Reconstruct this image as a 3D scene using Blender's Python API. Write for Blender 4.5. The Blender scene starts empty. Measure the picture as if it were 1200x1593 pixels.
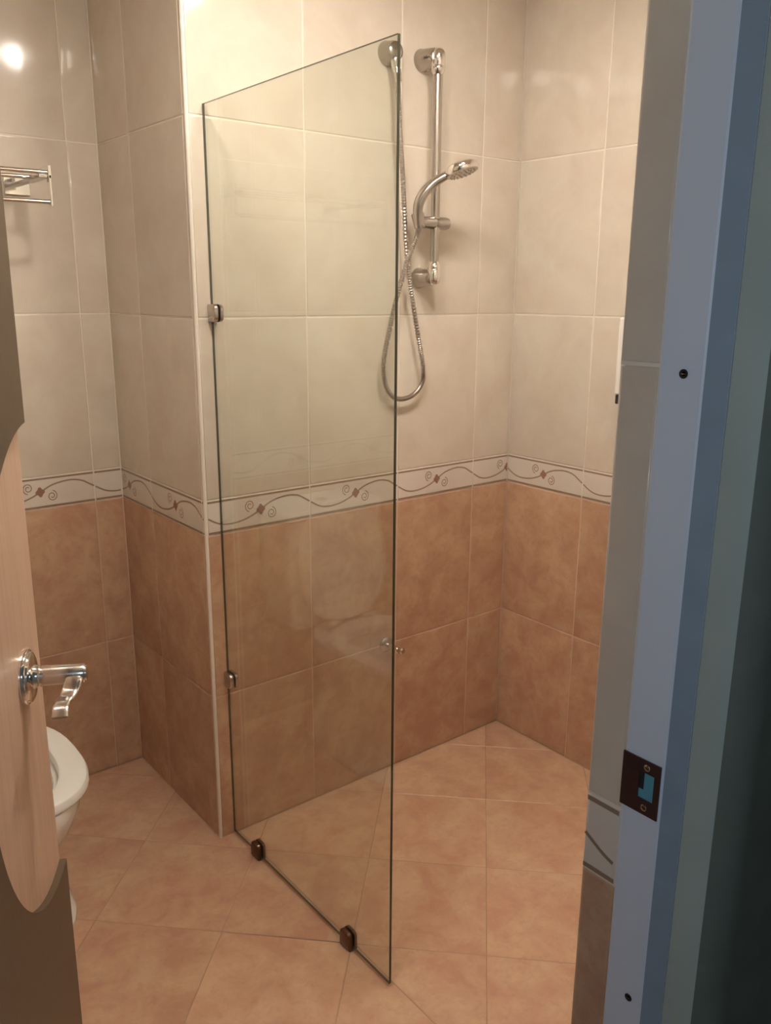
import bpy, bmesh, math, random
from mathutils import Vector, Matrix
random.seed(7)
S = bpy.context.scene
COL = S.collection
PI = math.pi

# ------------------------------------------------------------------ camera
CAM = Vector((-2.0356, -1.8960, 1.4845))
YAW, PITCH, ROLL, FPX = .6751, -.2535, .0067, 1313.0
fw = Vector((math.sin(YAW)*math.cos(PITCH), math.cos(YAW)*math.cos(PITCH), math.sin(PITCH)))
r0 = Vector((math.cos(YAW), -math.sin(YAW), 0)); u0 = r0.cross(fw)
rt = math.cos(ROLL)*r0 + math.sin(ROLL)*u0
up = -math.sin(ROLL)*r0 + math.cos(ROLL)*u0
cd = bpy.data.cameras.new('camera'); cam = bpy.data.objects.new('camera', cd); COL.objects.link(cam)
cd.sensor_fit = 'VERTICAL'; cd.sensor_height = 36; cd.sensor_width = 36*1200/1593; cd.lens = FPX/1593*36; cd.clip_start = .02
cam.matrix_world = Matrix(((rt.x, up.x, -fw.x, CAM.x), (rt.y, up.y, -fw.y, CAM.y), (rt.z, up.z, -fw.z, CAM.z), (0, 0, 0, 1)))
S.camera = cam

# ------------------------------------------------------------------ light and exposure
S.view_settings.view_transform = 'Standard'; S.view_settings.look = 'None'
S.view_settings.gamma = 1; S.view_settings.use_curve_mapping = False
S.view_settings.exposure = 0.12
w = bpy.data.worlds.new('world'); S.world = w; w.use_nodes = True
w.node_tree.nodes['Background'].inputs[0].default_value = (1, .93, .85, 1)
w.node_tree.nodes['Background'].inputs[1].default_value = .05
def light(name, kind, loc, energy, color, size=.05, rot=None):
    d = bpy.data.lights.new(name, kind); d.energy = energy; d.color = color
    if kind == 'AREA': d.size = size
    else: d.shadow_soft_size = size
    o = bpy.data.objects.new(name, d); o.location = loc; COL.objects.link(o)
    if rot: o.rotation_euler = rot
    return o
LAMP = Vector((-.84, -.78, 2.40)); LAMP2 = Vector((-1.32, -.80, 2.41))
light('bathroom_bulb', 'POINT', LAMP, 19, (1, .92, .845), .085)
light('bathroom_far_bulb', 'POINT', LAMP2, 22, (1, .92, .83), .06)
light('phone_torch', 'POINT', CAM + rt*.012 + up*.02 - fw*.01, 2.9, (.80, .90, 1), .004)
light('hallway_cool_fill', 'AREA', (-3.3, -2.2, 1.5), 3.5, (.66, .84, 1), .8, (0, math.radians(-90), 0))  # unseen cool light added in the hallway; no window is modelled

# ------------------------------------------------------------------ materials
def srgb(r, g, b):
    f = lambda c: (c/255/12.92) if c/255 <= .04045 else ((c/255+.055)/1.055)**2.4
    return (f(r), f(g), f(b), 1)
def pmat(name, col, rough=.5, metal=0, noise=0, nscale=20, bump=0, spec=.5):
    m = bpy.data.materials.new(name); m.use_nodes = True; nt = m.node_tree; b = nt.nodes['Principled BSDF']
    b.inputs['Base Color'].default_value = col; b.inputs['Roughness'].default_value = rough
    b.inputs['Metallic'].default_value = metal; b.inputs['Specular IOR Level'].default_value = spec
    if noise or bump:
        tc = nt.nodes.new('ShaderNodeTexCoord'); n = nt.nodes.new('ShaderNodeTexNoise')
        n.inputs['Scale'].default_value = nscale; n.inputs['Detail'].default_value = 5
        nt.links.new(tc.outputs['Object'], n.inputs['Vector'])
        if noise:
            mx = nt.nodes.new('ShaderNodeMix'); mx.data_type = 'RGBA'
            mx.inputs[6].default_value = tuple(c*(1-noise) for c in col[:3])+(1,)
            mx.inputs[7].default_value = tuple(min(1, c*(1+noise)) for c in col[:3])+(1,)
            nt.links.new(n.outputs[0], mx.inputs[0]); nt.links.new(mx.outputs[2], b.inputs['Base Color'])
        if bump:
            bp = nt.nodes.new('ShaderNodeBump'); bp.inputs['Strength'].default_value = bump; bp.inputs['Distance'].default_value = .002
            nt.links.new(n.outputs[0], bp.inputs['Height']); nt.links.new(bp.outputs[0], b.inputs['Normal'])
    return m
def tile_mat(name, c1, c2, c3, scale, rough, pertile=.5, bump=.05):
    """mottled glazed tile; every tile gets its own patch of the mottling"""
    m = bpy.data.materials.new(name); m.use_nodes = True; nt = m.node_tree; b = nt.nodes['Principled BSDF']; L = nt.links.new
    tc = nt.nodes.new('ShaderNodeTexCoord'); ge = nt.nodes.new('ShaderNodeNewGeometry')
    vm = nt.nodes.new('ShaderNodeVectorMath'); vm.operation = 'SCALE'; vm.inputs['Scale'].default_value = 9
    cb = nt.nodes.new('ShaderNodeCombineXYZ')
    for k in range(3): L(ge.outputs['Random Per Island'], cb.inputs[k])
    L(cb.outputs[0], vm.inputs[0])
    ad = nt.nodes.new('ShaderNodeVectorMath'); L(tc.outputs['Object'], ad.inputs[0]); L(vm.outputs[0], ad.inputs[1])
    n1 = nt.nodes.new('ShaderNodeTexNoise'); n1.inputs['Scale'].default_value = scale; n1.inputs['Detail'].default_value = 6; n1.inputs['Roughness'].default_value = .62; n1.inputs['Distortion'].default_value = .4
    n2 = nt.nodes.new('ShaderNodeTexNoise'); n2.inputs['Scale'].default_value = scale*4.5; n2.inputs['Detail'].default_value = 5; n2.inputs['Roughness'].default_value = .7
    L(ad.outputs[0], n1.inputs[0]); L(ad.outputs[0], n2.inputs[0])
    mr = nt.nodes.new('ShaderNodeMapRange'); mr.inputs[1].default_value = .36; mr.inputs[2].default_value = .64
    L(n1.outputs[0], mr.inputs[0])
    m1 = nt.nodes.new('ShaderNodeMix'); m1.data_type = 'RGBA'; m1.inputs[6].default_value = c1; m1.inputs[7].default_value = c2
    L(mr.outputs[0], m1.inputs[0])
    mr2 = nt.nodes.new('ShaderNodeMapRange'); mr2.inputs[1].default_value = .5; mr2.inputs[2].default_value = .75; mr2.inputs[4].default_value = .55
    L(n2.outputs[0], mr2.inputs[0])
    m2 = nt.nodes.new('ShaderNodeMix'); m2.data_type = 'RGBA'; L(mr2.outputs[0], m2.inputs[0]); L(m1.outputs[2], m2.inputs[6]); m2.inputs[7].default_value = c3
    hv = nt.nodes.new('ShaderNodeHueSaturation'); L(m2.outputs[2], hv.inputs['Color'])
    mr3 = nt.nodes.new('ShaderNodeMapRange'); mr3.inputs[3].default_value = 1-.1*pertile; mr3.inputs[4].default_value = 1+.1*pertile
    L(ge.outputs['Random Per Island'], mr3.inputs[0]); L(mr3.outputs[0], hv.inputs['Value'])
    L(hv.outputs[0], b.inputs['Base Color'])
    b.inputs['Roughness'].default_value = rough
    bp = nt.nodes.new('ShaderNodeBump'); bp.inputs['Strength'].default_value = bump; bp.inputs['Distance'].default_value = .004
    L(n1.outputs[0], bp.inputs['Height']); L(bp.outputs[0], b.inputs['Normal'])
    return m
M = {}
M['beige'] = tile_mat('beige_wall_tile', (.66, .575, .475, 1), (.72, .655, .55, 1), (.68, .60, .51, 1), 6, .11)
M['terra'] = tile_mat('terracotta_wall_tile', (.50, .295, .195, 1), (.60, .41, .265, 1), (.43, .24, .155, 1), 11, .14)
M['border'] = tile_mat('border_tile', (.72, .65, .575, 1), (.76, .69, .61, 1), (.74, .67, .60, 1), 6, .2, .1)
M['floor'] = tile_mat('floor_tile', (.57, .325, .22, 1), (.69, .475, .31, 1), (.50, .275, .19, 1), 10, .3, .6, .08)
M['grout'] = pmat('cream_grout', (.80, .73, .63, 1), .7)
M['grout_low'] = pmat('sand_grout', (.64, .455, .33, 1), .7)
M['grout_floor'] = pmat('brown_grout', (.46, .31, .21, 1), .8)
M['ornament'] = pmat('taupe_glaze', (.31, .22, .155, 1), .35)
M['flower'] = pmat('rust_glaze', (.33, .17, .12, 1), .35)
M['trim'] = pmat('cream_corner_trim', (.86, .80, .70, 1), .25)
M['ceil'] = pmat('ceiling_paint', (.72, .62, .52, 1), .8)
M['chrome'] = pmat('chrome', (.86, .84, .82, 1), .09, 1)
M['satin'] = pmat('satin_nickel', (.50, .465, .43, 1), .22, 1)
M['steel'] = pmat('brushed_steel', (.72, .69, .66, 1), .2, 1)
M['hose'] = pmat('hose_metal', (.55, .51, .47, 1), .3, 1)
M['clip'] = pmat('clip_metal', (.55, .50, .46, 1), .2, 1)
M['clip_dark'] = pmat('dark_brown_clip', (.15, .085, .06, 1), .28, .85)  # dark brown metal of the floor clips
M['ceramic'] = pmat('white_ceramic', (.90, .88, .84, 1), .12)
M['seat'] = pmat('white_seat_plastic', (.93, .92, .88, 1), .3)
M['whiteplastic'] = pmat('white_plastic', (.86, .84, .79, 1), .35)
M['darkplastic'] = pmat('dark_plastic', (.03, .025, .02, 1), .4)
M['wenge'] = pmat('dark_wood_veneer', (.095, .064, .037, 1), .45, 0, .15, 40, .1)
M['frame'] = pmat('blue_white_frame_paint', (.64, .72, .85, 1), .45)
M['lip_shade'] = pmat('shaded_frame_lip', (.25, .33, .42, 1), .6, 0, .1, 30, .3)  # shade on the frame's lip, put into the colour as a darker blue-grey
M['teal'] = pmat('teal_plaster', (.36, .44, .42, 1), .8, 0, .12, 12, .3)
M['green'] = pmat('dark_green_wall_paint', (.13, .16, .14, 1), .75, 0, .2, 25, .3)
M['hall'] = pmat('hallway_paint', (.45, .47, .45, 1), .8)
M['bronze'] = pmat('strike_bronze', (.075, .038, .032, 1), .45, .5)
M['cyan'] = pmat('strike_box_blue', (.10, .33, .45, 1), .4)
M['black'] = pmat('black_void', (.012, .012, .015, 1), .6)
# light wood with grain running upwards
m = bpy.data.materials.new('light_beech_veneer'); m.use_nodes = True; nt = m.node_tree; b = nt.nodes['Principled BSDF']
tc = nt.nodes.new('ShaderNodeTexCoord'); mp = nt.nodes.new('ShaderNodeMapping'); mp.inputs['Scale'].default_value = (60, 60, 3.5)
n = nt.nodes.new('ShaderNodeTexNoise'); n.inputs['Scale'].default_value = 1.6; n.inputs['Detail'].default_value = 6
cr = nt.nodes.new('ShaderNodeValToRGB'); cr.color_ramp.elements[0].position = .3; cr.color_ramp.elements[0].color = (.56, .38, .27, 1)
cr.color_ramp.elements[1].position = .75; cr.color_ramp.elements[1].color = (.66, .47, .345, 1)
nt.links.new(tc.outputs['Object'], mp.inputs[0]); nt.links.new(mp.outputs[0], n.inputs[0]); nt.links.new(n.outputs[0], cr.inputs[0])
nt.links.new(cr.outputs[0], b.inputs['Base Color']); b.inputs['Roughness'].default_value = .38
M['beech'] = m
# window glass: tinted transmission plus a fresnel mirror on each face
m = bpy.data.materials.new('tinted_clear_glass'); m.use_nodes = True; nt = m.node_tree; nt.nodes.remove(nt.nodes['Principled BSDF'])
tr = nt.nodes.new('ShaderNodeBsdfTransparent'); tr.inputs[0].default_value = (.93, .953, .93, 1)
gl = nt.nodes.new('ShaderNodeBsdfGlossy'); gl.inputs['Roughness'].default_value = .01; gl.inputs[0].default_value = (1, 1, 1, 1)
mx = nt.nodes.new('ShaderNodeMixShader')
lw = nt.nodes.new('ShaderNodeLayerWeight'); lw.inputs[0].default_value = .5
mth = nt.nodes.new('ShaderNodeMath'); mth.operation = 'POWER'; mth.inputs[1].default_value = 4.4
nt.links.new(lw.outputs['Facing'], mth.inputs[0])
mt2 = nt.nodes.new('ShaderNodeMath'); mt2.operation = 'MULTIPLY_ADD'; mt2.inputs[1].default_value = .955; mt2.inputs[2].default_value = .045
nt.links.new(mth.outputs[0], mt2.inputs[0]); nt.links.new(mt2.outputs[0], mx.inputs[0])
nt.links.new(tr.outputs[0], mx.inputs[1]); nt.links.new(gl.outputs[0], mx.inputs[2])
nt.links.new(mx.outputs[0], nt.nodes['Material Output'].inputs[0])
M['glass'] = m
M['glass_edge'] = pmat('green_glass_edge', (.055, .06, .04, 1), .2)
m = bpy.data.materials.new('lamp_opal'); m.use_nodes = True
m.node_tree.nodes['Principled BSDF'].inputs['Emission Color'].default_value = (1, .88, .7, 1)
m.node_tree.nodes['Principled BSDF'].inputs['Emission Strength'].default_value = 6
M['opal'] = m

# ------------------------------------------------------------------ mesh helpers
class MB:
    def __init__(s): s.v = []; s.f = []; s.m = []; s.mats = []; s.sm = []
    def mi(s, mat):
        if mat not in s.mats: s.mats.append(mat)
        return s.mats.index(mat)
    def add(s, vs, fs, mat, smooth=False):
        b = len(s.v); s.v += [Vector(v) for v in vs]; k = s.mi(mat)
        for f in fs: s.f.append([b+i for i in f]); s.m.append(k); s.sm.append(smooth)
    def box(s, p, q, mat):
        x0, y0, z0 = p; x1, y1, z1 = q
        vs = [(x, y, z) for z in (z0, z1) for y in (y0, y1) for x in (x0, x1)]
        s.add(vs, [(0, 2, 3, 1), (4, 5, 7, 6), (0, 1, 5, 4), (2, 6, 7, 3), (0, 4, 6, 2), (1, 3, 7, 5)], mat)
    def loft(s, rings, mat, closed=True, cap=(True, True), smooth=True):
        n = len(rings[0]); vs = [p for r in rings for p in r]; fs = []
        for i in range(len(rings)-1):
            for j in range(n if closed else n-1):
                k = (j+1) % n; fs.append((i*n+j, i*n+k, (i+1)*n+k, (i+1)*n+j))
        if cap[0]: fs.append(tuple(reversed(range(n))))
        if cap[1]: fs.append(tuple(range((len(rings)-1)*n, len(rings)*n)))
        s.add(vs, fs, mat, smooth)
    def tube(s, pts, rad, mat, seg=16, cap=(True, True), flat=None):
        pts = [Vector(p) for p in pts]; n = len(pts)
        R = rad if isinstance(rad, (list, tuple)) else [rad]*n
        rings = []; prev = None
        for i, p in enumerate(pts):
            t = (pts[min(i+1, n-1)]-pts[max(i-1, 0)]).normalized()
            if prev is None:
                a = Vector((0, 0, 1)) if abs(t.z) < .9 else Vector((1, 0, 0)); e = t.cross(a).normalized()
            else: e = (prev - t*prev.dot(t)).normalized()
            prev = e; g = t.cross(e)
            r = R[i]; ra, rb = (r if isinstance(r, tuple) else (r, r))
            rings.append([p + e*ra*math.cos(2*PI*k/seg) + g*rb*math.sin(2*PI*k/seg) for k in range(seg)])
        s.loft(rings, mat, True, cap)
    def lathe(s, o, ax, prof, mat, seg=32, cap=(True, True)):
        """prof: (distance along axis, radius)"""
        o = Vector(o); ax = Vector(ax).normalized(); a = Vector((0, 0, 1)) if abs(ax.z) < .9 else Vector((1, 0, 0))
        e = ax.cross(a).normalized(); g = ax.cross(e)
        s.loft([[o+ax*d+(e*math.cos(2*PI*k/seg)+g*math.sin(2*PI*k/seg))*r for k in range(seg)] for d, r in prof], mat, True, cap)
    def build(s, name, parent=None, bevel=0, auto=35):
        me = bpy.data.meshes.new(name); me.from_pydata([tuple(v) for v in s.v], [], s.f); me.update()
        for mt in s.mats: me.materials.append(M[mt])
        for p, k, q in zip(me.polygons, s.m, s.sm): p.material_index = k; p.use_smooth = q
        bm = bmesh.new(); bm.from_mesh(me); bmesh.ops.recalc_face_normals(bm, faces=bm.faces)
        ang = math.radians(auto)
        for e in bm.edges:
            if len(e.link_faces) == 2 and e.calc_face_angle(0) > ang: e.smooth = False
        bm.to_mesh(me); bm.free()
        o = bpy.data.objects.new(name, me); COL.objects.link(o)
        if bevel:
            md = o.modifiers.new('bevel', 'BEVEL'); md.width = bevel; md.segments = 3; md.limit_method = 'ANGLE'; md.angle_limit = math.radians(40)
        if parent: o.parent = parent
        return o
def tag(o, label, cat, group=None):
    o['label'] = label; o['category'] = cat
    if group: o['group'] = group
    return o
def thing(name, loc, label=None, cat=None, rot=0):
    o = bpy.data.objects.new(name, None); o.empty_display_size = .1; o.location = loc; o.rotation_euler = (0, 0, rot); COL.objects.link(o)
    if label: tag(o, label, cat)
    return o
def struct(o): o['kind'] = 'structure'; return o
def spline(pts, n=8):
    """Catmull-Rom through the points"""
    P = [Vector(p) for p in pts]; out = []
    for i in range(len(P)-1):
        a = P[max(i-1, 0)]; b_ = P[i]; c = P[i+1]; d = P[min(i+2, len(P)-1)]
        for k in range(n):
            t = k/n; out.append(.5*((2*b_)+(c-a)*t+(2*a-5*b_+4*c-d)*t*t+(-a+3*b_-3*c+d)*t**3))
    out.append(P[-1]); return out

# ------------------------------------------------------------------ tiled walls
TW, Z1, Z2, Z3, Z4, Z5, Z6, CEIL = .3125, .431, .881, .9737, 1.4237, 1.8737, 2.3237, 2.46
def tiled(mb, org, ud, nd, ua, ub, joint):
    """tiles on a wall plane. org+ud*u ; nd points into the room ; a vertical joint passes through u=joint"""
    org = Vector(org); ud = Vector(ud); nd = Vector(nd); zv = Vector((0, 0, 1))
    P = lambda u, z, d: org+ud*u+zv*z+nd*d
    def tile(a, b_, z0, z1, mat):
        g = .0018; a += g; b_ -= g; z0 += g; z1 -= g
        if b_-a < .01: return
        bv = .0032; rings = []
        for k in range(5):
            t = k/4*PI/2; ins = bv*(1-math.cos(t)); dep = -bv*.55*(1-math.sin(t))
            rings.append([P(a+ins, z0+ins, dep), P(b_-ins, z0+ins, dep), P(b_-ins, z1-ins, dep), P(a+ins, z1-ins, dep)])
        vs = [p for r in rings for p in r]; fs = [(i*4+j, i*4+(j+1) % 4, (i+1)*4+(j+1) % 4, (i+1)*4+j) for i in range(4) for j in range(4)]
        fs.append((16, 17, 18, 19)); mb.add(vs, fs, mat, True)
    def ribbon(pts, hw, mat, a, b_):
        # flat raised glaze line, clipped to [a, b_]
        run = []
        def flush():
            if len(run) > 1:
                vs = []
                for i, (u, z) in enumerate(run):
                    p0 = run[max(i-1, 0)]; p1 = run[min(i+1, len(run)-1)]
                    dx, dz = p1[0]-p0[0], p1[1]-p0[1]; L = math.hypot(dx, dz) or 1; nx, nz = -dz/L*hw, dx/L*hw
                    vs += [P(u+nx, z+nz, .0004), P(u-nx, z-nz, .0004)]
                mb.add(vs, [(2*i, 2*i+1, 2*i+3, 2*i+2) for i in range(len(run)-1)], mat)
            run.clear()
        for u, z in pts:
            if a+.001 < u < b_-.001: run.append((u, z))
            else: flush()
        flush()
    k0 = math.floor((ua-joint)/TW)-1; k1 = math.ceil((ub-joint)/TW)+1
    mid = (Z2+Z3)/2+.0015; hgt = Z3-Z2
    for k in range(k0, k1):
        a = max(joint+k*TW, ua); b_ = min(joint+(k+1)*TW, ub)
        if b_-a < .004: continue
        tile(a, b_, 0, Z1, 'terra'); tile(a, b_, Z1, Z2, 'terra'); tile(a, b_, Z2, Z3, 'border')
        tile(a, b_, Z3, Z4, 'beige'); tile(a, b_, Z4, Z5, 'beige'); tile(a, b_, Z5, Z6, 'beige'); tile(a, b_, Z6, CEIL, 'beige')
        # ornament of this border tile
        t0 = joint+k*TW
        for zz in (Z3-.0055, Z2+.006): ribbon([(a+.0022+(b_-a-.0044)*i/8, zz) for i in range(9)], .0027, 'ornament', a, b_)
        key = [(0, -.001), (.1, -.0185), (.2, -.0245), (.32, -.021), (.42, -.0115), (.5, .001), (.6, .017), (.7, .0245), (.79, .0265), (.88, .021), (.95, .0085), (1.0, -.001)]
        ribbon([(p.x, p.y) for p in spline([(t0+x*TW, mid+z, 0) for x, z in key], 7)], .0022, 'ornament', a, b_)
        c = t0+.5*TW
        for sx, sz, s_ in ((-.0325, .015, 1), (.0325, -.0135, -1)):
            pts = []
            for i in range(46):
                th = i/45*3.3*PI; r = .0155*(1-.78*i/45)
                ang = (-.55*PI if s_ == 1 else .45*PI) - th
                pts.append((c+sx+math.cos(ang)*r*.95, mid+sz+math.sin(ang)*r*1.02))
            ribbon(pts, .0014, 'ornament', a, b_)
        # four-lobed flower
        vs = []; N = 28
        for i in range(N):
            th = 2*PI*i/N; r = .0115*(1+.16*math.cos(4*(th-.1))); vs.append((c+math.cos(th)*r, mid+.001+math.sin(th)*r*1.12))
        vs = [(min(max(u, a+.0016), b_-.0016), z) for u, z in vs]
        if max(v[0] for v in vs)-min(v[0] for v in vs) > .003:
            mb.add([P(u, z, .0006) for u, z in vs], [tuple(range(N))], 'flower')
def slab(mb, p, q, tall=CEIL): 
    mb.box((p[0], p[1], 0), (q[0], q[1], Z2), 'grout_low'); mb.box((p[0], p[1], Z2), (q[0], q[1], tall), 'grout')
XT, YD, G = -1.1026, .5436, .0016
LX, FY = -2.15, -1.41            # left wall, door wall
mb = MB(); slab(mb, (XT+G, G), (.10, .10)); tiled(mb, (0, 0, 0), (1, 0, 0), (0, -1, 0), XT+.006, -.0005, -.1597); struct(mb.build('wall_back'))
mb = MB(); slab(mb, (XT+G, .10), (XT+.10, YD+.1)); tiled(mb, (XT, 0, 0), (0, -1, 0), (-1, 0, 0), -YD+.0005, -.006, -.328); struct(mb.build('wall_recess'))
mb = MB(); slab(mb, (LX-.1, YD+G), (XT+G, YD+.1)); tiled(mb, (0, YD, 0), (1, 0, 0), (0, -1, 0), LX, XT-.0005, -1.1864); struct(mb.build('wall_far'))
mb = MB(); slab(mb, (G, FY), (.10, 0)); tiled(mb, (0, 0, 0), (0, -1, 0), (-1, 0, 0), 0, -FY, 0); struct(mb.build('wall_right'))
mb = MB(); slab(mb, (LX-.1, FY-.16), (LX-G, YD+G)); tiled(mb, (LX, 0, 0), (0, 1, 0), (1, 0, 0), FY, YD, .1); struct(mb.build('wall_left'))
# corner trim: quarter-round cream profile at the outer corner
mb = MB(); prof = []
rr = .0065
for k in range(9):
    t = PI+k/8*PI/2
    prof.append((XT+.0055+math.cos(t)*rr, .0055+math.sin(t)*rr))
prof += [(XT+.0055, .010), (XT+.010, .010), (XT+.010, .0055)][:2]
mb.loft([[Vector((x, y, z)) for x, y in prof] for z in (0, CEIL)], 'trim'); struct(mb.build('trim_1'))

# door wall, right of the opening, with its tiled reveal, plaster reveal and hallway face
JX = -1.37
mb = MB()
mb.box((JX+G, FY-.05, 0), (.10, FY-G, Z2), 'grout_low'); mb.box((JX+G, FY-.05, Z2), (.10, FY-G, CEIL), 'grout')
tiled(mb, (0, FY, 0), (-1, 0, 0), (0, 1, 0), 0, -JX-.005, 0)
tiled(mb, (JX, FY, 0), (0, -1, 0), (-1, 0, 0), .0005, .0448, 0)
R_ = .035; pr = [(.0, -1.46), (JX+.006, -1.46), (JX+.006, -1.519), (JX+.002, -1.522)]
pr2 = [(JX+.002+R_-R_*math.cos(t), -1.540-.03*math.sin(t)/1) for t in [k/8*PI/2 for k in range(9)]]
mb.loft([[Vector((x, y, z)) for x, y in pr+pr2[:3]+[(0.0, pr2[2][1])]] for z in (0, 2.6)], 'teal', smooth=True)
mb.loft([[Vector((x, y, z)) for x, y in pr2[2:]+[(.10, -1.57), (.10, pr2[2][1])]] for z in (0, 2.6)], 'green', smooth=True)
struct(mb.build('wall_front'))
# left part of the door wall and lintel
mb = MB()
mb.box((LX-.1, FY-.05, 0), (-2.075, FY-G, CEIL), 'grout'); mb.box((-4, -1.57, 0), (-2.075, -1.46, 2.6), 'hall')
mb.box((-2.075, -1.57, 2.06), (JX+.01, -1.46, 2.6), 'hall'); mb.box((-2.075, -1.46, 2.06), (JX+.01, FY-G, CEIL), 'grout')
tiled(mb, (0, FY, 0), (-1, 0, 0), (0, 1, 0), 2.075, -LX, 2.075)
struct(mb.build('wall_front_left'))
# hallway shell
mb = MB(); mb.box((-4.1, -3.3, 0), (1.0, -3.2, 2.6), 'hall'); struct(mb.build('wall_hallway'))
mb = MB(); mb.box((-4.1, -3.2, 0), (-4.0, -1.46, 2.6), 'hall'); mb.box((.9, -3.2, 0), (1.0, -1.46, 2.6), 'hall'); mb.box((.1, -1.57, 0), (.9, -1.46, 2.6), 'green'); struct(mb.build('wall_hallway_side'))
mb = MB(); mb.box((LX-.1, FY-.05, CEIL), (.1, YD+.1, CEIL+.06), 'ceil'); mb.box((-4.1, -3.3, 2.6), (1.0, FY-.05, 2.66), 'hall'); struct(mb.build('ceiling'))

# ------------------------------------------------------------------ floor of diagonal tiles
def clip(poly, nx, ny, c):       # keep nx*x+ny*y <= c
    out = []
    for i in range(len(poly)):
        a, b_ = poly[i-1], poly[i]; da = nx*a[0]+ny*a[1]-c; db = nx*b_[0]+ny*b_[1]-c
        if (da <= 0) != (db <= 0): t = da/(da-db); out.append((a[0]+(b_[0]-a[0])*t, a[1]+(b_[1]-a[1])*t))
        if db <= 0: out.append(b_)
    return out
def inset(poly, d):
    out = poly
    A = sum(poly[i-1][0]*poly[i][1]-poly[i][0]*poly[i-1][1] for i in range(len(poly)))
    sg = 1 if A > 0 else -1
    for i in range(len(poly)):
        a, b_ = poly[i-1], poly[i]; dx, dy = b_[0]-a[0], b_[1]-a[1]; L = math.hypot(dx, dy)
        if L < 1e-6: continue
        nx, ny = sg*dy/L, -sg*dx/L; out = clip(out, nx, ny, nx*a[0]+ny*a[1]-d)
        if len(out) < 3: return []
    return out
mb = MB(); mb.box((-4.1, -3.3, -.06), (1.0, YD+.1, -.0012), 'grout_floor')
D = .4465
for (xa, xb, ya, yb) in ((LX, -1.0455, -1.57, YD), (-1.0435, 0, FY, 0)):
    for i in range(-12, 14):
        for j in range(-14, 10):
            p0, p1 = -.055+i*D, -.055+(i+1)*D        # x - y
            q0, q1 = -1.150+j*.443, -1.150+(j+1)*.443  # x + y
            poly = [((p+q)/2, (q-p)/2) for p, q in ((p0, q0), (p1, q0), (p1, q1), (p0, q1))]
            for nx, ny, c in ((1, 0, xb), (-1, 0, -xa), (0, 1, yb), (0, -1, -ya)): poly = clip(poly, nx, ny, c) if len(poly) > 2 else []
            if len(poly) < 3: continue
            a = inset(poly, .0009)
            if len(a) < 3: continue
            c_ = inset(a, .0012)
            if len(c_) != len(a): 
                mb.add([(x, y, 0) for x, y in a], [tuple(range(len(a)))], 'floor'); continue
            cx = sum(p[0] for p in a)/len(a); cy = sum(p[1] for p in a)/len(a)
            k_ = lambda P_: sorted(P_, key=lambda p: math.atan2(p[1]-cy, p[0]-cx))
            a = k_(a); c_ = k_(c_); n_ = len(a)
            mb.add([(x, y, -.001) for x, y in a]+[(x, y, 0) for x, y in c_], [(i_, (i_+1) % n_, n_+(i_+1) % n_, n_+i_) for i_ in range(n_)]+[tuple(range(n_, 2*n_))], 'floor')
struct(mb.build('floor'))

# ------------------------------------------------------------------ door frame on the right jamb
fr = thing('trim_2', (JX, -1.48, 0)); struct(fr)
mb = MB()
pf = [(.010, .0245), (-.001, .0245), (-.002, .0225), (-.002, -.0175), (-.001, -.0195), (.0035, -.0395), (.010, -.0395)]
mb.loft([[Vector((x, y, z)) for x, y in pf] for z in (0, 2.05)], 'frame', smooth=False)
k = mb.mi('lip_shade'); mb.m[4] = k
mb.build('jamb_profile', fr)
sp = thing('strike_plate', (0, 0, 0)); sp.parent = fr; sp['label'] = 'dark brown strike plate with a latch hole'
yA, yB, zA, zB = .0262, -.0168, .9845, 1.0435
hy0, hy1, hz0, hz1 = .0065, -.0105, 1.001, 1.030
mb = MB(); X0, X1 = -.0036, -.0018
for p, q in (((hy0, zA), (yA, zB)), ((yB, zA), (hy1, zB)), ((hy1, zA), (hy0, hz0)), ((hy1, hz1), (hy0, zB))):
    mb.box((X0, p[0], p[1]), (X1, q[0], q[1]), 'bronze')
mb.build('plate', sp)
mb = MB(); mb.box((-.0024, hy1, hz0), (-.0019, hy0, hz1), 'cyan'); mb.box((-.0027, hy0-.0055, hz0+.010), (-.0024, hy0, hz1), 'black'); o = mb.build('latch_hole', sp); o['label'] = 'blue plastic inside the latch hole'
for z in (.9925, 1.0365):
    mb = MB(); mb.lathe((-.0034, -.002, z), (-1, 0, 0), [(0, .0034), (.0008, .0034), (.0012, .0026)], 'steel', 18)
    mb.box((-.0048, -.0045, z-.0004), (-.0045, .0005, z+.0004), 'black'); o = mb.build('screw', sp); o['label'] = 'small bright screw head'
for y, z in ((0, 1.4185), (-.004, .765)):
    mb = MB(); mb.lathe((-.0018, y, z), (-1, 0, 0), [(0, .0042), (.0008, .0042), (.0008, .003), (.0002, .002)], 'black', 18)
    mb.box((-.0030, y-.0022, z-.0005), (-.0025, y+.0022, z+.0005), 'steel'); mb.build('frame_screw', fr)

# ------------------------------------------------------------------ door leaf, opened inward
HD = math.radians(27)              # heading of the leaf from +y toward +x
E0 = Vector((-1.748, -.854, 0))
dr = bpy.data.objects.new('door_1', None); COL.objects.link(dr); struct(dr)
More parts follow.
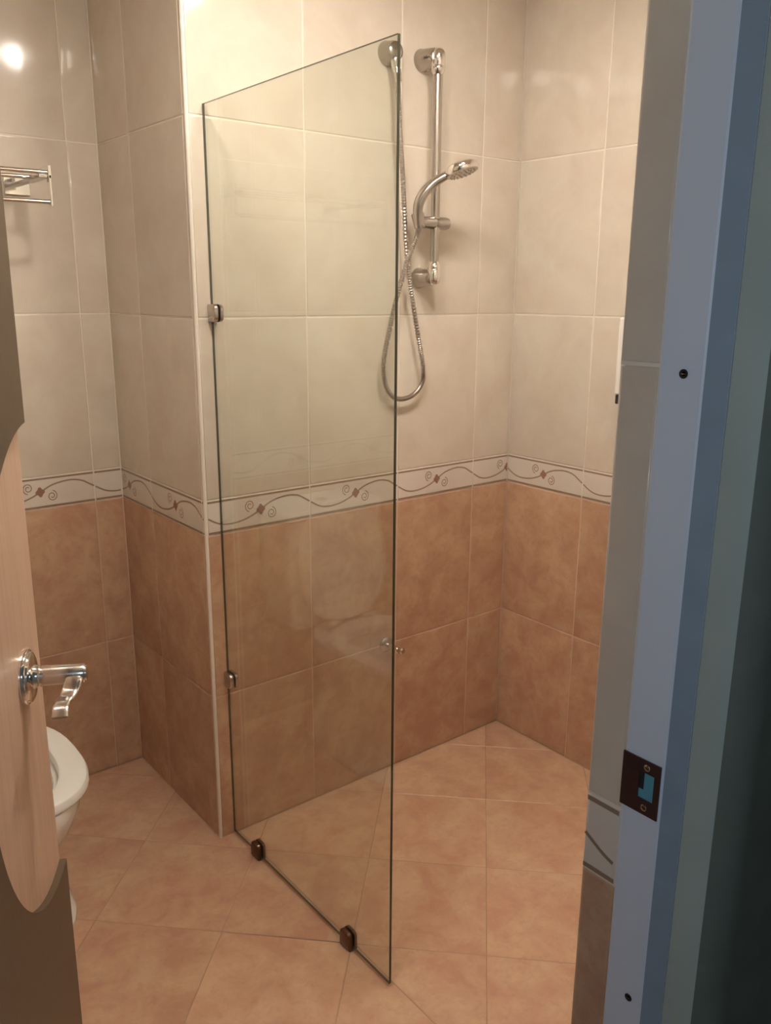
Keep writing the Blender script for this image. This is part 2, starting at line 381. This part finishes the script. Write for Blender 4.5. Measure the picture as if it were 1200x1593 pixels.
# local frame: +X runs from the free edge back to the hinge, -Y is the outward face normal seen by the camera... built from D and N directly
Dv = Vector((math.sin(HD), math.cos(HD), 0)); Nv = Vector((math.cos(HD), -math.sin(HD), 0))
lean = .005
dr.matrix_world = Matrix(((Dv.x, Nv.x, 0, E0.x), (Dv.y, Nv.y, 0, E0.y), (Dv.z, Nv.z, 1, .008), (0, 0, 0, 1)))
dr.matrix_world = Matrix.Translation(E0+Vector((0, 0, 1.58))) @ Matrix.Rotation(lean, 4, Dv) @ Matrix.Translation(-(E0+Vector((0, 0, 1.58)))) @ dr.matrix_world
DL, DH, OV = .715, 2.03, .009      # overlay layer stands OV proud of the light core
mb = MB(); mb.box((-DL, -.042, 0), (0, -OV, DH), 'beech'); core = mb.build('light_core', dr, .001); core['label'] = 'light beech veneer shown through the half-round opening'
# dark overlay with a half-round opening at the free edge
mb = MB(); cz, cr_ = 1.028, .298; N = 64
arc = [(-cr_*math.sin(PI*k/N), cz-cr_*math.cos(PI*k/N)) for k in range(N+1)]
def strip(y): return [Vector((s, y, z)) for s, z in arc]
outer = [(0, 0)] + [None]*0
# front face as quads from the arc to the outline
def outline(k):
    s, z = arc[k]
    if k == 0: return (0, 0)
    if k == N: return (0, DH)
    t = k/N
    if t < .2: return (-DL*t/.2, 0)
    if t > .8: return (-DL*(1-t)/.2, DH)
    return (-DL, DH*(t-.2)/.6)
for y in (0, -OV):
    vs = []; 
    for k in range(N+1):
        o_ = outline(k); vs += [(arc[k][0], y, arc[k][1]), (o_[0], y, o_[1])]
    mb.add(vs, [(2*k, 2*k+1, 2*k+3, 2*k+2) for k in range(N)], 'wenge')
vs = []
for k in range(N+1): vs += [(arc[k][0], 0, arc[k][1]), (arc[k][0], -OV, arc[k][1])]
mb.add(vs, [(2*k, 2*k+1, 2*k+3, 2*k+2) for k in range(N)], 'wenge', True)
vs = []
for k in range(N+1): o_ = outline(k); vs += [(o_[0], 0, o_[1]), (o_[0], -OV, o_[1])]
mb.add(vs, [(2*k, 2*k+1, 2*k+3, 2*k+2) for k in range(N)], 'wenge')
mb.add([(0, 0, 0), (0, -OV, 0), (0, -OV, cz-cr_), (0, 0, cz-cr_)], [(0, 1, 2, 3)], 'wenge'); mb.add([(0, 0, DH), (0, -OV, DH), (0, -OV, cz+cr_), (0, 0, cz+cr_)], [(0, 1, 2, 3)], 'wenge')
ov = mb.build('dark_overlay', dr); ov['label'] = 'dark brown door facing'
# lever handle
hs, hz = -.088, 1.040
hd = thing('door_handle', (0, 0, 0)); hd.parent = dr; hd['label'] = 'satin chrome lever handle'
mb = MB(); mb.lathe((hs, -OV, hz), (0, 1, 0), [(0, .0325), (.004, .0325), (.0055, .0318), (.0065, .0295), (.0085, .029), (.0105, .025), (.0115, .014), (.016, .0125), (.0185, .0125)], 'chrome', 48); mb.build('rosette', hd)
mb = MB(); mb.lathe((hs, -OV+.017, hz), (0, 1, 0), [(0, .0105), (.002, .0118), (.048, .0112), (.0505, .0105), (.0505, .0088), (.0525, .0086), (.0532, .007)], 'steel', 40)
mb.build('neck', hd)
mb = MB(); rings = []
path = [((hs+.002, .0470, hz-.001), .0085, .0105), ((hs-.010, .0470, hz-.005), .0065, .0105), ((hs-.021, .0440, hz-.012), .0036, .0096), ((hs-.034, .0405, hz-.015), .0030, .0090), ((hs-.047, .0390, hz-.014), .0028, .0088), ((hs-.058, .0388, hz-.015), .0026, .0088), ((hs-.068, .0392, hz-.021), .0022, .0088)]
pp = spline([p[0] for p in path], 5); n_ = len(pp)
for i, p in enumerate(pp):
    t = i/5; a = int(min(t, len(path)-2)); fr_ = t-a; th = path[a][1]*(1-fr_)+path[a+1][1]*fr_; wd = path[a][2]*(1-fr_)+path[a+1][2]*fr_
    tg = (pp[min(i+1, n_-1)]-pp[max(i-1, 0)]).normalized(); wv = (Vector((0, 1, 0))-tg*tg.y).normalized(); tv = tg.cross(wv).normalized()
    rings.append([p+tv*th*math.copysign(abs(math.cos(q))**.6, math.cos(q))+wv*wd*math.copysign(abs(math.sin(q))**.5, math.sin(q)) for q in [2*PI*k/28 for k in range(28)]])
mb.loft(rings, 'steel'); mb.build('lever', hd)

# ------------------------------------------------------------------ glass shower screen
GX = -1.058
sc_ = thing('shower_screen', (GX, -.35, 0), 'tall frameless clear glass screen standing out from the tiled shower wall', 'shower screen')
mb = MB(); x0, x1, y0, y1, z0, z1 = -.003, .003, .349, -.352, .009, 1.899
mb.add([(x0, y0, z0), (x0, y1, z0), (x0, y1, z1), (x0, y0, z1)], [(0, 1, 2, 3)], 'glass')
mb.add([(x1, y0, z0), (x1, y1, z0), (x1, y1, z1), (x1, y0, z1)], [(0, 1, 2, 3)], 'glass')
for f in (((x0, y1, z0), (x1, y1, z0), (x1, y1, z1), (x0, y1, z1)), ((x0, y0, z0), (x1, y0, z0), (x1, y0, z1), (x0, y0, z1)), ((x0, y0, z1), (x1, y0, z1), (x1, y1, z1), (x0, y1, z1)), ((x0, y0, z0), (x1, y0, z0), (x1, y1, z0), (x0, y1, z0))):
    mb.add(f, [(0, 1, 2, 3)], 'glass_edge')
bmg = mb.build('glass_pane', sc_)
bm = bmesh.new(); bm.from_mesh(bmg.data); bmesh.ops.remove_doubles(bm, verts=bm.verts, dist=1e-5); bmesh.ops.recalc_face_normals(bm, faces=bm.faces); bm.to_mesh(bmg.data); bm.free()
def clip_plate(mb, org, du, dv, w_, h_, dx, mat):
    """D-shaped plate lying on the glass face at x, base on du axis 0; du points away from the fixed surface"""
    pts = []
    W2 = h_/2
    pts += [(0, -W2), (0, W2)]
    r = .012
    for (cu, cv, a0) in ((w_-r, W2-r, PI/2), (w_-r, -(W2-r), 0)):
        for k in range(7):
            a = a0-k/6*PI/2; pts.append((cu+r*math.cos(a), cv+r*math.sin(a)))
    o = Vector(org); du = Vector(du); dv = Vector(dv); ex = Vector((1, 0, 0))
    s_ = 1 if dx > 0 else -1
    def ring(ins, d):
        cu = w_/2
        return [o+du*(cu+(u-cu)*(1-ins))+dv*(v*(1-ins))+ex*d for u, v in pts]
    mb.loft([ring(0, s_*.0031), ring(0, s_*.0095), ring(.05, s_*.0115), ring(.14, s_*.0128)], mat, smooth=True)
for (org, du, dv, w_, h_, mat, lab) in (
    ((0, .350, 1.436), (0, -1, 0), (0, 0, 1), .037, .042, 'clip', 'upper wall clip of brushed metal'),
    ((0, .350, .478), (0, -1, 0), (0, 0, 1), .037, .042, 'clip', 'lower wall clip of darkened metal'),
    ((0, .350-.132, 0), (0, 0, 1), (0, 1, 0), .045, .040, 'clip_dark', 'dark brown floor clip near the wall'),
    ((0, .350-.546, 0), (0, 0, 1), (0, 1, 0), .045, .040, 'clip_dark', 'dark brown floor clip near the free edge')):
    mb = MB(); clip_plate(mb, org, du, dv, w_, h_, -1, mat); clip_plate(mb, org, du, dv, w_, h_, 1, mat)
    c = mb.build('glass_clip', sc_); c['label'] = lab

# ------------------------------------------------------------------ slide rail
ra = thing('shower_rail', (-.402, 0, 1.5), 'chrome vertical slide rail on two wall brackets in the shower', 'shower rail')
RX, RY = 0.0, -.062
mb = MB(); mb.tube([(0.003, RY, .035), (0.003, RY, .55)], .0125, 'satin', 24); mb.build('rail', ra)
def bracket(z, top):
    mb = MB()
    mb.lathe((-.002, -.0005, z), (0, -1, 0), [(0, .0285), (.004, .0285), (.006, .0275), (.02, .0255), (.055, .0215), (.062, .0185)], 'satin', 32)
    s_ = 1 if top else -1
    mb.lathe((.003, RY, z), (0, 0, -s_), [(-.0195, .002), (-.0188, .008), (-.016, .0135), (-.011, .0172), (-.004, .0188), (.022, .0188), (.024, .0178), (.026, .0188), (.034, .0180), (.040, .0150), (.044, .0128)], 'chrome', 32)
    return mb
o = bracket(.590, True).build('wall_bracket', ra); o = bracket(.027, False).build('wall_bracket', ra)
mb = MB(); zc = .173
mb.lathe((-.058, RY, zc), (1, 0, 0), [(0, .0135), (.002, .0155), (.055, .0165), (.058, .0155), (.061, .0165), (.098, .0172), (.106, .0155), (.111, .010)], 'satin', 32)
sl = mb.build('slider', ra)
mb = MB(); mb.lathe((-.072, RY-.012, zc+.020), (.12, -.18, -1), [(0, .0165), (.002, .018), (.036, .0155), (.038, .0145)], 'satin', 28); mb.build('holder_socket', sl)

# hand shower resting in the holder
hsh = thing('hand_shower', (-.47, -.09, 1.66), 'chrome hand shower with a round spray head resting in the rail slider', 'hand shower')
def loc(P_, o): return [Vector(p)-Vector(o) for p in P_]
hp = loc([(-.508, -.078, 1.640), (-.506, -.082, 1.668), (-.500, -.088, 1.702), (-.485, -.098, 1.738), (-.462, -.112, 1.767), (-.436, -.130, 1.783), (-.418, -.150, 1.796)], (-.47, -.09, 1.66))
hp = loc([(-.474, -.082, 1.655), (-.479, -.082, 1.690), (-.480, -.086, 1.716), (-.470, -.096, 1.744), (-.452, -.112, 1.768), (-.432, -.134, 1.785), (-.412, -.155, 1.797)], (-.47, -.09, 1.66))
hp2 = spline(hp, 6); nn = len(hp2)
mb = MB(); mb.tube(hp2, [(.0118+.004*math.sin(PI*min(1, i/nn*1.15)), .0105+.002*math.sin(PI*min(1, i/nn*1.15))) for i in range(nn)], 'satin', 20); mb.build('handle', hsh)
hax = Vector((.16, -.30, -1)).normalized(); hc = Vector((-.405, -.166, 1.806))-Vector((-.47, -.09, 1.66))
mb = MB(); mb.lathe(hc-hax*.012, hax, [(0, .006), (.001, .022), (.004, .035), (.009, .0425), (.015, .0445), (.024, .0445), (.027, .043)], 'chrome', 40); hh = mb.build('spray_head', hsh)
mb = MB(); mb.lathe(hc+hax*.0142, hax, [(0, .0425), (.0025, .042), (.003, .040)], 'hose', 40)
e = hax.cross(Vector((1, 0, 0))).normalized(); g = hax.cross(e)
for rr_, nn_ in ((.012, 6), (.023, 12), (.034, 18)):
    for k in range(nn_):
        a = 2*PI*k/nn_; p = hc+hax*.017+(e*math.cos(a)+g*math.sin(a))*rr_
        mb.lathe(p, hax, [(0, .0022), (.0025, .0018), (.003, .001)], 'clip', 8)
mb.build('nozzle_face', hh)

# hose
ho = thing('shower_hose', (-.5, -.04, 1.19), 'long grey metal shower hose hanging in a loop from wall elbow to hand shower', 'shower hose')
hpts = loc([(-.5215, -.040, 2.040), (-.520, -.045, 1.985), (-.516, -.047, 1.90), (-.509, -.050, 1.809), (-.501, -.050, 1.713), (-.489, -.050, 1.581), (-.465, -.045, 1.479), (-.432, -.04, 1.354), (-.410, -.035, 1.278), (-.409, -.03, 1.232), (-.438, -.026, 1.200), (-.482, -.024, 1.190), (-.522, -.026, 1.205), (-.549, -.03, 1.248), (-.556, -.036, 1.305), (-.542, -.042, 1.384), (-.524, -.050, 1.470), (-.500, -.060, 1.560), (-.478, -.075, 1.630), (-.4745, -.081, 1.654)], (-.5, -.04, 1.19))
hs_ = spline(hpts, 60)
mb = MB(); mb.tube(hs_, [.0064+.0007*(1 if i % 4 < 2 else -1) for i in range(len(hs_))], 'hose', 12); mb.build('hose', ho)
mb = MB(); mb.tube([hpts[0]+Vector((0, 0, .006)), hpts[1]+Vector((0, 0, .028))], [.0105, .009], 'chrome', 18); mb.build('hose_nut', ho)

# wall elbow
we = thing('wall_elbow', (-.524, 0, 2.088), 'round chrome wall elbow feeding the shower hose, seen behind the glass edge', 'wall elbow')
mb = MB(); mb.lathe((0, -.0005, 0), (0, -1, 0), [(0, .030), (.005, .030), (.009, .0285), (.03, .0255), (.040, .022), (.045, .014)], 'satin', 36); mb.build('escutcheon', we)
mb = MB(); mb.lathe((.0025, -.031, -.012), (.02, -.16, -1), [(0, .014), (.014, .0128), (.034, .0098), (.040, .0086)], 'chrome', 24); mb.build('outlet_cone', we)

# small shut-off valve low on the wall
va = thing('stop_valve', (-.513, 0, .431), 'small chrome stop valve low on terracotta tiles beside the glass edge', 'valve')
mb = MB(); mb.lathe((0, -.0005, 0), (0, -1, 0), [(0, .024), (.003, .024), (.008, .018), (.010, .010)], 'clip', 28); mb.build('escutcheon', va)
mb = MB(); mb.lathe((0, -.008, 0), (0, -1, 0), [(0, .0075), (.03, .0075), (.032, .0105), (.05, .0105), (.052, .007), (.058, .007)], 'chrome', 24); mb.build('valve_body', va)
mb = MB(); mb.lathe((0.002, -.062, .002), (.1, -1, 0), [(0, .008), (.004, .0115), (.014, .0115), (.018, .007)], 'steel', 8); mb.build('valve_knob', va)

# dispenser on the right wall
sd = thing('soap_dispenser', (0, -.493, 1.2), 'white wall dispenser with a dark lever on right shower wall, cut off by the jamb', 'soap dispenser')
mb = MB(); mb.box((-.055, -.05, .014), (-.0004, .052, .225), 'whiteplastic'); mb.build('housing', sd, .006)
mb = MB(); mb.box((-.050, -.03, -.012), (-.006, .050, .0135), 'darkplastic'); mb.build('push_lever', sd, .003)

# ------------------------------------------------------------------ towel rack on the far wall
tr_ = thing('towel_rack', (-1.523, YD, 1.697), 'chrome towel shelf of parallel rails on the far wall above the toilet', 'towel rack')
yy = lambda d: -d
XR = .212                                        # right end, local x
for dy in (.10, .215):
    mb = MB(); mb.tube([(-.33, yy(dy), .066), (XR, yy(dy), .066)], .0055, 'chrome', 16); mb.build('rail', tr_)
for xe in (-.33, XR):
    mb = MB(); mb.box((xe-.004, yy(.225), .052), (xe+.004, yy(.09), .082), 'chrome'); mb.box((xe-.003, yy(.225), -.012), (xe+.003, yy(.207), .060), 'chrome'); mb.build('end_bracket', tr_, .001)
mb = MB(); mb.tube([(-.33, yy(.216), -.002), (XR, yy(.216), -.002)], .0055, 'chrome', 16); mb.build('towel_bar', tr_)
for xe in (.196, -.27):
    mb = MB(); mb.box((xe-.032, -.008, .030), (xe+.032, -.0005, .072), 'chrome'); mb.box((xe-.010, yy(.225), .052), (xe+.010, -.006, .060), 'satin'); mb.build('mount_plate', tr_, .001)

# ------------------------------------------------------------------ toilet, facing the doorway
TX = -1.660
to = thing('toilet', (TX, .14, 0), 'white ceramic toilet with raised lid and seat down, partly behind the door', 'toilet')
def oval(cy, hw, fl, bl, z, n=48, e=2.25, eb=3.2):
    """half width hw, front length fl toward -y, back length bl toward +y, around y=cy"""
    out = []
    for k in range(n):
        t = 2*PI*k/n; c, s_ = math.cos(t), math.sin(t)
        ee = e if s_ < 0 else eb
        out.append(Vector((hw*math.copysign(abs(c)**(2/ee), c), cy+(fl if s_ < 0 else bl)*math.copysign(abs(s_)**(2/ee), s_), z)))
    return out
mb = MB()
rg = [oval(-.03, .152, .245, .30, 0, e=3), oval(-.03, .153, .246, .30, .015, e=3), oval(-.03, .143, .232, .30, .035, e=2.8), oval(-.03, .112, .200, .29, .08), oval(-.03, .098, .185, .28, .13), oval(-.04, .108, .205, .27, .19), oval(-.06, .135, .245, .27, .25), oval(-.09, .160, .270, .28, .31), oval(-.10, .174, .282, .30, .355), oval(-.10, .178, .288, .30, .385), oval(-.10, .174, .284, .30, .397),
      oval(-.12, .118, .205, .16, .397), oval(-.12, .112, .198, .15, .375), oval(-.12, .10, .17, .13, .30), oval(-.10, .06, .10, .09, .23), oval(-.09, .03, .04, .04, .21)]
mb.loft(rg, 'ceramic', cap=(True, True)); mb.build('bowl', to)
mb = MB(); so = (-.13, .188, .243, .235)
def so_(sc, z): return oval(so[0], so[1]-sc, so[2]-sc, so[3]-sc, z, e=2.75, eb=2.3)
def si_(sc, z): return oval(-.13, .127+sc, .203+sc, .150+sc, z, e=2.3)
rings = [si_(.003, .399), so_(.004, .399), so_(0, .404), so_(0, .415), so_(.004, .4215), so_(.010, .424), si_(.010, .424), si_(.003, .4215), si_(0, .415), si_(0, .404), si_(.003, .399)]
mb.loft(rings, 'seat', cap=(False, False)); mb.build('seat', to)
# raised lid, tilted back a little against the tank
mb = MB(); a = math.radians(8); hz_ = .425; hy_ = .125
def lidring(sc, dth):
    out = []
    for k in range(48):
        t = 2*PI*k/48; c, s_ = math.cos(t), math.sin(t); ee = 2.2 if s_ > 0 else 2.5
        x = (.170-sc)*math.copysign(abs(c)**(2/ee), c); v = .20+(.205-sc)*math.copysign(abs(s_)**(2/ee), s_)
        out.append(Vector((x, hy_+v*math.sin(a)+dth*math.cos(a), hz_+v*math.cos(a)-dth*math.sin(a))))
    return out
mb.loft([lidring(.012, 0), lidring(.004, .0), lidring(0, .004), lidring(0, .013), lidring(.006, .018)], 'seat'); mb.build('lid', to)
for sx in (-.075, .075):
    mb = MB(); mb.tube([(sx-.02, .112, .418), (sx+.02, .112, .418)], .011, 'seat', 14); mb.build('hinge', to)
mb = MB()
def rr_box(hw, y0_, y1_, z, r=.03):
    pts = []
    for cx_, cy_, a0 in ((hw-r, y1_-r, 0), (-hw+r, y1_-r, PI/2), (-hw+r, y0_+r, PI), (hw-r, y0_+r, 1.5*PI)):
        for k in range(6): t = a0+k/5*PI/2; pts.append(Vector((cx_+r*math.cos(t), cy_+r*math.sin(t), z)))
    return pts
mb.loft([rr_box(.165, .20, .392, .39), rr_box(.175, .20, .394, .42), rr_box(.19, .195, .396, .60), rr_box(.195, .193, .397, .765)], 'ceramic'); tk = mb.build('tank', to)
mb = MB(); mb.loft([rr_box(.198, .190, .399, .766), rr_box(.203, .186, .401, .772), rr_box(.203, .186, .401, .790), rr_box(.196, .192, .396, .800)], 'ceramic'); mb.build('tank_lid', to)
mb = MB(); mb.lathe((0, .29, .799), (0, 0, 1), [(0, .022), (.004, .022), (.006, .019)], 'chrome', 24); mb.build('flush_button', to)

# ------------------------------------------------------------------ ceiling lamps (out of frame, above)
def lamp(p, name_lab, rad):
    t = thing('ceiling_lamp', (p[0], p[1], CEIL), name_lab, 'ceiling lamp')
    mb = MB(); d = CEIL-(p[2]-.035)
    mb.lathe((0, 0, 0), (0, 0, -1), [(0.001, .02), (0.001, rad), (d, rad), (d, rad-.004), (.004, rad-.004), (.004, .02)], 'whiteplastic', 40, (False, False)); mb.build('shade', t)
lamp(LAMP, 'round open ceiling lamp above the shower area', .15)
lamp(LAMP2, 'round open ceiling lamp near the toilet', .15)
